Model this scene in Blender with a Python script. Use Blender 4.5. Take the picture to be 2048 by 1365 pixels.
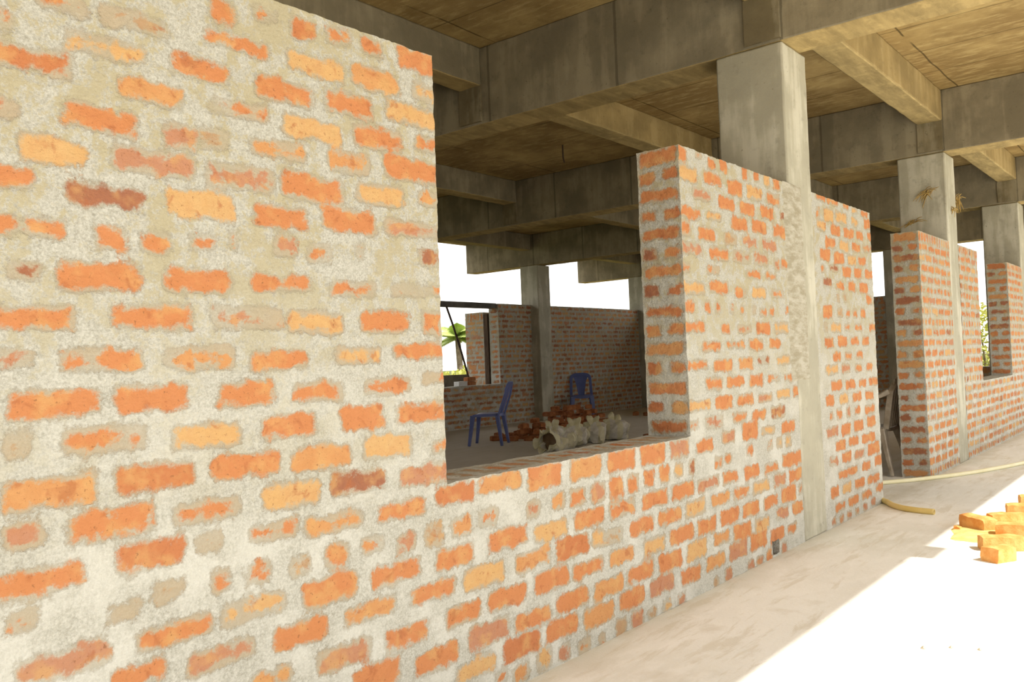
import bpy, math, random
import numpy as np
from mathutils import Vector, Matrix, noise
for o in list(bpy.data.objects): bpy.data.objects.remove(o)
SC = bpy.context.scene
COL = SC.collection

# ---------------------------------------------------------------- camera, light, exposure
def make_camera():
    yaw, pitch, roll = (math.radians(a) for a in (50.4726, 1.4974, -2.1897))
    F = Vector((math.sin(yaw)*math.cos(pitch), math.cos(yaw)*math.cos(pitch), math.sin(pitch)))
    Rt = Vector((math.cos(yaw), -math.sin(yaw), 0)); U = Rt.cross(F)
    R2 = Rt*math.cos(roll) + U*math.sin(roll)
    U2 = -Rt*math.sin(roll) + U*math.cos(roll)
    cam = bpy.data.cameras.new('camera'); ob = bpy.data.objects.new('camera', cam); COL.objects.link(ob)
    m = Matrix((R2, U2, -F)).transposed().to_4x4()
    m.translation = Vector((0, -1.9187, 1.122))
    ob.matrix_world = m
    cam.sensor_width = 36; cam.lens = 1700.87/2048*36; cam.clip_start = .05; cam.clip_end = 500
    SC.camera = ob
make_camera()
W = bpy.data.worlds.new('hazy_sky'); SC.world = W; W.use_nodes = True
bgn = W.node_tree.nodes['Background']; bgn.inputs[0].default_value = (1.0, .985, .95, 1); bgn.inputs[1].default_value = 1.5
sun = bpy.data.lights.new('sun', 'SUN'); sun.energy = 4.5; sun.angle = math.radians(.6); sun.color = (1, .97, .91)
so = bpy.data.objects.new('sun', sun); COL.objects.link(so)
so.rotation_euler = Vector((.03, -.67, 1.0)).to_track_quat('Z', 'Y').to_euler()
so.location = (6, -8, 14)
SC.view_settings.view_transform = 'Standard'; SC.view_settings.look = 'None'
SC.view_settings.gamma = 1; SC.view_settings.use_curve_mapping = False
SC.view_settings.exposure = .43

# ---------------------------------------------------------------- helpers
def tag(o, label, cat, group=None, kind=None):
    o['label'] = label; o['category'] = cat
    if group: o['group'] = group
    if kind: o['kind'] = kind
    return o
def empty(name, label, cat, loc=(0,0,0), rz=0, group=None):
    o = bpy.data.objects.new(name, None); COL.objects.link(o); o.location = loc; o.rotation_euler = (0,0,rz)
    o.empty_display_size = .1
    return tag(o, label, cat, group)
class MB:
    """collects vertices and faces of one mesh"""
    def __init__(s): s.v = []; s.f = []
    def add(s, vs, fs):
        n = len(s.v); s.v += [tuple(p) for p in vs]; s.f += [tuple(i+n for i in f) for f in fs]
    def box(s, a, b, rot=None, c=None):
        x0,y0,z0 = a; x1,y1,z1 = b
        vs = [Vector(p) for p in ((x0,y0,z0),(x1,y0,z0),(x1,y1,z0),(x0,y1,z0),(x0,y0,z1),(x1,y0,z1),(x1,y1,z1),(x0,y1,z1))]
        if rot is not None: c = Vector(c); vs = [rot@(p-c)+c for p in vs]
        s.add(vs, ((0,3,2,1),(4,5,6,7),(0,1,5,4),(1,2,6,5),(2,3,7,6),(3,0,4,7)))
    def sweep(s, pts, secs, up=None, caps=True):
        """pts: path; secs: list of section polygons [(a,b)...] in the frame (side, up)"""
        pts = [Vector(p) for p in pts]; n = len(secs[0]); vs = []
        last = None
        for i, p in enumerate(pts):
            t = (pts[min(i+1, len(pts)-1)] - pts[max(i-1, 0)]).normalized()
            u = Vector(up) if up is not None else (last if last is not None else (Vector((0,0,1)) if abs(t.z) < .9 else Vector((1,0,0))))
            side = t.cross(u).normalized(); uu = side.cross(t).normalized(); last = uu
            vs += [p + side*a + uu*b for a, b in secs[i]]
        fs = []
        for i in range(len(pts)-1):
            for k in range(n):
                k2 = (k+1) % n; fs.append((i*n+k, i*n+k2, (i+1)*n+k2, (i+1)*n+k))
        if caps: fs += [tuple(range(n))[::-1], tuple((len(pts)-1)*n+k for k in range(n))]
        s.add(vs, fs)
    def tube(s, pts, r, seg=10, up=None, caps=True):
        rs = r if isinstance(r, (list, tuple)) else [r]*len(pts)
        s.sweep(pts, [[(q*math.cos(2*math.pi*k/seg), q*math.sin(2*math.pi*k/seg)) for k in range(seg)] for q in rs], up, caps)
    def bar(s, pts, w, h, up=None):
        ws = w if isinstance(w, (list, tuple)) else [w]*len(pts); hs = h if isinstance(h, (list, tuple)) else [h]*len(pts)
        s.sweep(pts, [[(-a/2,-b/2),(a/2,-b/2),(a/2,b/2),(-a/2,b/2)] for a, b in zip(ws, hs)], up)
    def build(s, name, mat, parent=None, smooth=True, bevel=0):
        me = bpy.data.meshes.new(name); me.from_pydata(s.v, [], s.f); me.update()
        o = bpy.data.objects.new(name, me); COL.objects.link(o); me.materials.append(mat)
        if smooth:
            me.shade_smooth()
            try: me.set_sharp_from_angle(angle=math.radians(40))
            except Exception: pass
        if parent is not None: o.parent = parent
        if bevel:
            b = o.modifiers.new('bevel', 'BEVEL'); b.width = bevel; b.segments = 2; b.limit_method = 'ANGLE'
        return o
def copy_thing(root, loc, rz=None):
    r = root.copy(); COL.objects.link(r); r.location = loc
    if rz is not None: r.rotation_euler = (0,0,rz)
    for ch in list(root.children):
        c = ch.copy(); COL.objects.link(c); c.parent = r
        for g in list(ch.children):
            d = g.copy(); COL.objects.link(d); d.parent = c
    return r

# ---------------------------------------------------------------- materials
class NT:
    def __init__(s, name):
        s.m = bpy.data.materials.new(name); s.m.use_nodes = True; s.t = s.m.node_tree
        s.b = s.t.nodes['Principled BSDF']; s.geo = None; s.tc = None
    def n(s, ty, **kw):
        nd = s.t.nodes.new(ty)
        for k, v in kw.items(): setattr(nd, k, v)
        return nd
    def put(s, sock, v):
        if isinstance(v, bpy.types.NodeSocket): s.t.links.new(v, sock)
        elif v is not None:
            if isinstance(v, tuple) and len(v) == 3 and len(sock.default_value) == 4: v = v + (1,)
            sock.default_value = v
    def math(s, op, a, b=None, c=None, clamp=False):
        nd = s.n('ShaderNodeMath', operation=op, use_clamp=clamp)
        for i, x in enumerate((a, b, c)):
            if x is not None: s.put(nd.inputs[i], x)
        return nd.outputs[0]
    def obj(s):
        if s.tc is None: s.tc = s.n('ShaderNodeTexCoord')
        return s.tc.outputs['Object']
    def noise(s, scale, detail=3, rough=.5, vec=None, stretch=None, dist=0):
        v = vec or s.obj()
        if stretch:
            mp = s.n('ShaderNodeMapping'); s.put(mp.inputs['Vector'], v); mp.inputs['Scale'].default_value = stretch; v = mp.outputs[0]
        nd = s.n('ShaderNodeTexNoise'); s.put(nd.inputs['Vector'], v)
        nd.inputs['Scale'].default_value = scale; nd.inputs['Detail'].default_value = detail; nd.inputs['Roughness'].default_value = rough
        nd.inputs['Distortion'].default_value = dist
        return nd.outputs['Fac']
    def step(s, x, a, b):
        nd = s.n('ShaderNodeMapRange', interpolation_type='SMOOTHSTEP')
        s.put(nd.inputs['Value'], x); nd.inputs['From Min'].default_value = a; nd.inputs['From Max'].default_value = b
        return nd.outputs['Result']
    def mix(s, f, a, b, mode='MIX'):
        nd = s.n('ShaderNodeMix', data_type='RGBA', blend_type=mode)
        s.put(nd.inputs[0], f); s.put(nd.inputs[6], a); s.put(nd.inputs[7], b)
        return nd.outputs[2]
    def attr(s, name): return s.n('ShaderNodeAttribute', attribute_name=name)
    def sep(s, v):
        nd = s.n('ShaderNodeSeparateXYZ'); s.put(nd.inputs[0], v); return nd.outputs
    def nrm(s):
        if s.geo is None: s.geo = s.n('ShaderNodeNewGeometry')
        return s.sep(s.geo.outputs['True Normal'])
    def bump(s, h, dist=.01, strength=.6):
        nd = s.n('ShaderNodeBump'); nd.inputs['Distance'].default_value = dist; nd.inputs['Strength'].default_value = strength
        s.put(nd.inputs['Height'], h); s.put(s.b.inputs['Normal'], nd.outputs[0])
    def done(s, col, rough=.9, spec=.2, **kw):
        s.put(s.b.inputs['Base Color'], col); s.put(s.b.inputs['Roughness'], rough)
        s.b.inputs['Specular IOR Level'].default_value = spec
        for k, v in kw.items(): s.put(s.b.inputs[k], v)
        return s.m

def m_brickwork():
    t = NT('brickwork')
    sd0 = t.attr('sdf').outputs['Fac']; ex = t.attr('expo').outputs['Fac']; bc = t.attr('bcol').outputs['Color']
    nb = t.noise(9, 3); nm = t.noise(34, 4, .6); nf = t.noise(170, 3, .7); nb2 = t.noise(13.7, 4, .6, dist=.6); nl = t.noise(3.1, 3); ng = t.noise(75, 4, .75)
    c = lambda x, k: t.math('MULTIPLY', t.math('SUBTRACT', x, .5), k)
    sd = t.math('ADD', sd0, t.math('ADD', c(nb, .03), c(nm, .018)))
    film = t.math('MULTIPLY', t.math('SUBTRACT', 1.0, t.step(t.math('ADD', sd, t.math('ADD', c(nb2, .035), c(ng, .03))), -.005, .007)), t.math('MULTIPLY_ADD', t.step(nl, .38, .6), .4, .6))
    off = t.math('MULTIPLY_ADD', t.math('SUBTRACT', 1.0, ex), .032, .001)
    wob = t.math('MULTIPLY', t.math('SUBTRACT', nb2, .5), t.math('MULTIPLY_ADD', t.math('SUBTRACT', 1.05, ex), .16, .03))
    so_ = t.math('ADD', t.math('ADD', sd0, off), t.math('ADD', wob, t.math('ADD', c(nm, .034), c(nf, .016))))
    ora = t.math('SUBTRACT', 1.0, t.step(so_, -.008, .006))
    # mortar
    grain = t.step(t.math('ADD', t.math('MULTIPLY', nf, .5), t.math('MULTIPLY', ng, .5)), .34, .66)
    mort = t.mix(grain, (.34,.325,.27), (.55,.535,.475))
    pz = t.sep(t.obj())[2]
    sand = t.math('MULTIPLY', t.step(t.math('ADD', t.math('ADD', t.math('MULTIPLY', t.noise(16, 5, .7), .62), t.math('MULTIPLY', t.noise(4.1, 3), .38)), c(ng, .35)), .47, .56), t.step(pz, .5, 1.6))
    mort = t.mix(t.math('MULTIPLY', sand, .8), mort, (.40,.345,.21))
    white = t.math('MULTIPLY', t.step(t.noise(5.3, 4, .6), .40, .64), t.math('SUBTRACT', 1.0, t.step(pz, .45, 1.5)))  # lighter foot of the wall, with floor bounce also put into the colour
    mort = t.mix(t.math('MULTIPLY', white, .6), mort, (.64,.625,.565))
    fcol = t.mix(t.step(nl, .35, .65), (.355,.31,.225), (.40,.32,.215))
    fcol = t.mix(t.math('MULTIPLY', grain, .25), fcol, (.50,.44,.34))
    col = t.mix(t.math('MULTIPLY', film, .95), mort, fcol)
    v = t.step(t.noise(26, 4, .65), .3, .75)
    br = t.mix(t.math('MULTIPLY', t.step(t.noise(11, 3, .6), .48, .66), .55), t.mix(t.math('MULTIPLY', v, .30), bc, (.46,.165,.05)), (.58,.34,.13))
    br = t.mix(t.math('MULTIPLY', t.step(t.noise(17, 3, .6, dist=.5), .56, .68), .6), br, (.36,.11,.04))
    br = t.mix(t.math('MULTIPLY', t.step(t.noise(90, 3, .65), .60, .70), .7), br, (.22,.085,.035))
    col = t.mix(t.math('MULTIPLY', ora, .94), col, br)
    h = t.math('ADD', t.math('ADD', t.math('MULTIPLY', ng, .5), t.math('MULTIPLY', nm, .6)), t.math('MULTIPLY', film, -.22))
    t.bump(h, .012, .8)
    return t.done(col, .95, .12)

def m_concrete(name, side, soffit, pale=(.55,.51,.40), joints=True, dk=.68, streak=.45):
    """formwork concrete: grey sides with streaks and shutter joints, ochre stained undersides"""
    t = NT(name)
    nb = t.noise(2.2, 5, .6); nm = t.noise(11, 5, .65); nf = t.noise(85, 3, .7); ns = t.noise(5, 4, .6, stretch=(1.6,1.6,.22))
    nx, ny, nz = t.nrm()
    dark = tuple(c*dk for c in side)
    col = t.mix(t.step(nb, .3, .7), dark, side)
    col = t.mix(t.math('MULTIPLY', t.step(t.math('ADD', t.math('MULTIPLY', ns, .6), t.math('MULTIPLY', nb, .4)), .48, .60), streak), col, pale)
    col = t.mix(t.math('MULTIPLY', t.step(nm, .56, .7), .35), col, tuple(c*.5 for c in side))
    nu = t.noise(4, 5, .65, stretch=(.5,2.2,1))
    so_ = t.mix(t.step(nu, .3, .7), tuple(c*.6 for c in soffit), soffit)
    so_ = t.mix(t.math('MULTIPLY', t.step(nm, .5, .7), .4), so_, tuple(min(1, c*1.35) for c in soffit))
    down = t.math('LESS_THAN', nz, -.6)
    col = t.mix(down, col, so_)
    p = t.sep(t.obj())
    h = t.math('ADD', t.math('MULTIPLY', nm, .7), t.math('MULTIPLY', nf, .25))
    if joints:
        fr = t.math('FRACT', t.math('MULTIPLY_ADD', p[1], .86, t.math('MULTIPLY', nm, .012)))
        ln = t.math('MULTIPLY', t.math('LESS_THAN', fr, .018), t.math('GREATER_THAN', t.math('ABSOLUTE', nx), .7))
        col = t.mix(t.math('MULTIPLY', ln, .55), col, (.08,.07,.045))
        h = t.math('ADD', h, t.math('MULTIPLY', ln, -.8))
    pit = t.step(t.noise(38, 2, .5), .70, .76)
    col = t.mix(t.math('MULTIPLY', pit, .5), col, (.10,.085,.05))
    t.bump(h, .01, .5)
    return t.done(col, .92, .15)

def m_slab():
    t = NT('slab_underside')
    nb = t.noise(1.3, 5, .6); nm = t.noise(9, 5, .65, stretch=(2.2,.6,1)); nf = t.noise(70, 3, .7)
    col = t.mix(t.step(nb, .36, .74), (.27,.18,.07), (.52,.38,.16))
    col = t.mix(t.math('MULTIPLY', t.step(nm, .48, .68), .55), col, (.55,.42,.19))
    col = t.mix(t.math('MULTIPLY', t.step(t.noise(5, 4, .6), .55, .7), .5), col, (.24,.16,.06))
    p = t.sep(t.obj())
    def line(v, k, off, w):
        fr = t.math('FRACT', t.math('ADD', t.math('MULTIPLY_ADD', v, k, off), t.math('MULTIPLY', t.noise(1.7, 2), .02)))
        return t.math('LESS_THAN', fr, w)
    ln = t.math('MAXIMUM', line(p[0], 1.55, .1, .016), line(p[1], .42, .05, .006))
    ln = t.math('MULTIPLY', ln, t.step(t.noise(2.4, 2), .36, .5))
    col = t.mix(t.math('MULTIPLY', ln, .75), col, (.06,.04,.015))
    h = t.math('ADD', t.math('ADD', t.math('MULTIPLY', nm, .8), t.math('MULTIPLY', nf, .2)), t.math('MULTIPLY', ln, -1.2))
    t.bump(h, .012, .5)
    return t.done(col, .92, .15)

def m_floor():
    t = NT('floor_screed')
    nb = t.noise(.9, 5, .6); nm = t.noise(6, 6, .65, stretch=(.6,1.6,1)); nf = t.noise(60, 3, .7)
    col = t.mix(t.step(nb, .3, .72), (.78,.765,.705), (.89,.885,.845))
    col = t.mix(t.math('MULTIPLY', t.step(nm, .46, .62), .6), col, (.90,.89,.85))
    col = t.mix(t.math('MULTIPLY', t.step(t.noise(3.3, 4, .6), .56, .70), .45), col, (.66,.61,.51))
    p = t.sep(t.obj())
    col = t.mix(t.math('MULTIPLY', t.step(t.noise(4, 6, .72, stretch=(.45,2.6,1), dist=.4), .52, .62), .55), col, (.68,.635,.53))
    dust = t.math('MULTIPLY', t.step(t.math('ADD', p[1], t.math('MULTIPLY', t.noise(1.1, 3), .4)), .35, .9), .55)  # brown hall dust, colour also darkened to cut bounce onto the ceiling
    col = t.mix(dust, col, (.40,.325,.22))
    damp = t.math('MULTIPLY', t.math('SUBTRACT', 1.0, t.step(t.math('ADD', t.math('ABSOLUTE', p[1]), t.math('MULTIPLY', t.noise(3, 3), .25)), .08, .34)), .45)
    col = t.mix(damp, col, (.44,.37,.23))
    t.bump(t.math('ADD', nm, t.math('MULTIPLY', nf, .4)), .008, .4)
    return t.done(col, .88, .2)

def m_simple(name, a, b, scale=6, rough=.6, spec=.4, detail=4, bump=0, stretch=None, **kw):
    t = NT(name)
    n = t.noise(scale, detail, .6, stretch=stretch)
    if bump: t.bump(t.noise(scale*6, 3, .6), bump, .5)
    return t.done(t.mix(t.step(n, .32, .68), a, b), rough, spec, **kw)

M = {}
M['brick'] = m_brickwork()
M['beam'] = m_concrete('beam_concrete', (.285,.245,.165), (.48,.36,.16), (.385,.335,.23))
M['cross'] = m_concrete('cross_beam_concrete', (.39,.29,.13), (.47,.355,.16), (.48,.37,.185), joints=False)
M['column'] = m_concrete('column_concrete', (.42,.395,.305), (.36,.32,.23), (.60,.575,.475), joints=False, dk=.84, streak=.6)
M['patch'] = m_concrete('rough_joint_concrete', (.22,.18,.105), (.25,.2,.11), (.38,.34,.24), joints=False)
M['slab'] = m_slab()
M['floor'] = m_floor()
M['ground'] = m_simple('dry_earth', (.56,.51,.40), (.66,.61,.49), .6, .95, .1)
M['field'] = m_simple('bounce_cut_field', (.07,.085,.025), (.14,.14,.05), .8, .95, .1)
M['blue'] = m_simple('blue_plastic', (.11,.15,.38), (.145,.185,.44), 3, .35, .4)
M['chair_grey'] = m_simple('dusty_pale_plastic', (.26,.21,.15), (.40,.345,.27), 9, .45, .4)
M['hose'] = m_simple('glare_pale_hose_rubber', (.74,.68,.42), (.80,.75,.52), 5, .5, .4)  # paler hose colour, glare put into it
M['hose_y'] = m_simple('yellow_hose_rubber', (.66,.50,.16), (.74,.58,.24), 5, .5, .4)
M['loose'] = m_simple('loose_brick_clay', (.68,.29,.08), (.80,.45,.16), 16, .95, .1, 5, .006)
M['loose_red'] = m_simple('old_brick_clay', (.30,.11,.045), (.46,.20,.085), 16, .95, .1, 5, .006)
M['sand'] = m_simple('ochre_brick_sand', (.66,.44,.15), (.76,.56,.24), 14, .98, .05, 5, .006)
M['iron'] = m_simple('rusty_iron', (.035,.025,.02), (.09,.055,.035), 14, .8, .3)
M['wood'] = m_simple('weathered_timber', (.05,.032,.02), (.11,.072,.045), 12, .85, .2, stretch=(3,3,.4))
M['lintel'] = m_simple('dark_lintel_concrete', (.10,.095,.085), (.16,.15,.13), 5, .9, .15)
M['white'] = m_simple('white_block', (.62,.62,.60), (.72,.72,.70), 20, .9, .15)
M['straw'] = m_simple('dry_straw', (.34,.22,.07), (.52,.37,.14), 20, .9, .1)
M['leaf'] = m_simple('palm_leaf', (.34,.44,.10), (.50,.58,.20), 2.5, .6, .3)
M['leaf2'] = m_simple('bush_leaf', (.48,.50,.12), (.64,.62,.22), 2.0, .65, .3)
M['trunk'] = m_simple('palm_trunk', (.16,.12,.08), (.26,.21,.15), 9, .9, .1)
M['stone'] = m_simple('stone_chip', (.50,.43,.30), (.60,.53,.40), 12, .9, .2)
def m_sack():
    t = NT('woven_sack')
    p = t.sep(t.obj())
    w = t.math('FRACT', t.math('MULTIPLY_ADD', p[1], 6.2, t.math('MULTIPLY', t.noise(4, 3), .9)))
    st = t.math('MULTIPLY', t.step(w, .35, .45), t.math('SUBTRACT', 1.0, t.step(w, .8, .9)))
    col = t.mix(t.step(t.noise(9, 5, .65), .35, .62), (.62,.60,.53), (.86,.85,.80))
    col = t.mix(t.math('MULTIPLY', st, .55), col, (.80,.77,.48))
    col = t.mix(t.math('MULTIPLY', t.step(t.noise(4.5, 4, .6), .52, .66), .5), col, (.32,.29,.22))
    t.bump(t.noise(30, 4, .65), .02, .6)
    return t.done(col, .7, .3)
M['sack'] = m_sack()
M['fringe'] = m_simple('frayed_sack_edge', (.68,.65,.42), (.80,.77,.58), 14, .8, .2)
M['cement'] = m_simple('cement_powder', (.20,.13,.075), (.26,.18,.11), 10, .95, .1)

# ---------------------------------------------------------------- brick walls
PAL = {'o': (.53,.205,.078), 'd': (.47,.165,.064), 'r': (.29,.11,.062), 'y': (.58,.36,.155), 'm': (.55,.27,.105), 'p': (.44,.21,.125), 'g': (.40,.28,.165)}
PITCH = .093
def wob(p, amp):
    n = noise.noise_vector(p*23.0)*.6 + noise.noise_vector(p*61.0)*.4
    return p + n*amp
def courses(rng, L, H, z0=0.0, thick=False, edge_top=True, headers=(8, 14), start=0.0, sty=None):
    """procedural bricks (u0,u1,v0,v1,type,exposure) for a panel L x H whose bottom is at height z0"""
    out = []; i = 0
    while True:
        zc = .045 + PITCH*i; lo, hi = zc-.031, zc+.031
        top = z0 + H
        if lo > top-.02: break
        last = edge_top and hi > top-.075
        if hi > z0+.01:
            a, b = max(lo, z0), min(hi, top)
            if last: a, b = zc-.045, top
            if thick:
                if i % 2 == 0 or last: sp = [(.012, L-.012)]
                else: sp = [(.008, L*.42), (L*.58, L-.008)]
            else:
                bw = .075 if (last or i == 0) else (.10 if i in headers else .21)
                j = .012 if bw < .09 else .022
                u = start - rng.random()*bw - (bw*.5 if i % 2 else 0); sp = []
                while u < L:
                    w = bw*rng.uniform(.9, 1.04); sp.append((max(u, -.01), min(u+w, L+.01))); u += w + j*rng.uniform(.8, 1.6)
            for (p, q) in sp:
                if q-p < .025: continue
                ty = rng.choices('odrympg', (44, 12, 4, 13, 12, 12, 3))[0]
                e = rng.uniform(.62, .97)
                if thick: ty = rng.choices('drom', (40, 25, 25, 10))[0]; e = rng.uniform(.75, .97)
                dz = rng.uniform(-.004, .004)
                out.append((p, q, a+dz, b+dz, ty, e))
        if last: break
        i += 1
    return out
class Wall:
    def __init__(s): s.v = []; s.f = []; s.sdf = []; s.ex = []; s.col = []; s.n = 0
    def panel(s, o, U, V, us, vs, bricks, holes=(), amp=.006, flip=False):
        """grid panel at o spanned by unit vectors U, V at the parameters us, vs"""
        us = np.asarray(us, float); vs = np.asarray(vs, float); nu, nv = len(us), len(vs)
        o = Vector(o); U = Vector(U); V = Vector(V)
        sdf = np.full((nv, nu), .06); ex = np.full((nv, nu), .8); col = np.tile(np.array([.6,.2,.06]), (nv, nu, 1))
        m = .06
        for (a, b, c, d, ty, e) in bricks:
            i0, i1 = np.searchsorted(us, a-m), np.searchsorted(us, b+m); j0, j1 = np.searchsorted(vs, c-m), np.searchsorted(vs, d+m)
            if i1 <= i0 or j1 <= j0: continue
            uu, vv = np.meshgrid(us[i0:i1], vs[j0:j1]); r = min(.018, (b-a)*.3, (d-c)*.3)
            qx = np.abs(uu-(a+b)/2)-(b-a)/2+r; qy = np.abs(vv-(c+d)/2)-(d-c)/2+r
            dd = np.hypot(np.maximum(qx, 0), np.maximum(qy, 0)) + np.minimum(np.maximum(qx, qy), 0) - r
            cur = sdf[j0:j1, i0:i1]; k = dd < cur
            cur[k] = dd[k]; ex[j0:j1, i0:i1][k] = e; col[j0:j1, i0:i1][k] = PAL[ty]
        base = s.n
        for j in range(nv):
            for i in range(nu):
                p = wob(o + U*us[i] + V*vs[j], amp)
                s.v.append(p)
        s.sdf.append(sdf.ravel()); s.ex.append(ex.ravel()); s.col.append(col.reshape(-1, 3)); s.n += nu*nv
        for j in range(nv-1):
            vc = (vs[j]+vs[j+1])/2
            for i in range(nu-1):
                uc = (us[i]+us[i+1])/2
                if any(h[0] < uc < h[1] and h[2] < vc < h[3] for h in holes): continue
                q = (base+j*nu+i, base+j*nu+i+1, base+(j+1)*nu+i+1, base+(j+1)*nu+i)
                s.f.append(q[::-1] if flip else q)
    def build(s, name, label, kind='structure'):
        me = bpy.data.meshes.new(name); me.from_pydata([tuple(p) for p in s.v], [], s.f); me.update()
        a = me.attributes.new('sdf', 'FLOAT', 'POINT'); a.data.foreach_set('value', np.concatenate(s.sdf).astype(np.float32))
        a = me.attributes.new('expo', 'FLOAT', 'POINT'); a.data.foreach_set('value', np.concatenate(s.ex).astype(np.float32))
        c = np.concatenate(s.col); c = np.hstack([c, np.ones((len(c), 1))]).astype(np.float32)
        a = me.attributes.new('bcol', 'FLOAT_COLOR', 'POINT'); a.data.foreach_set('color', c.ravel())
        me.shade_smooth()
        try: me.set_sharp_from_angle(angle=math.radians(50))
        except Exception: pass
        me.materials.append(M['brick'])
        o = bpy.data.objects.new(name, me); COL.objects.link(o)
        return tag(o, label, 'wall', kind=kind)
def spans(*segs):
    """grid lines through the break points with a step per segment: (x0, x1, step), ..."""
    out = []
    for a, b, st in segs:
        n = max(1, int(round((b-a)/st))); out += [a+(b-a)*k/n for k in range(n)]
    return out + [segs[-1][1]]

ZT, SILL, TH = 2.13, .745, .228
X = dict(a=1.9705, b=3.6182, c1=4.974, c1e=5.354, dl=6.525, dr=7.8625, c2=8.952, c2e=9.332, wl=10.195, wr=11.904, c3=12.930, c3e=13.310, c4=16.909, c4e=17.289)
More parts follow.
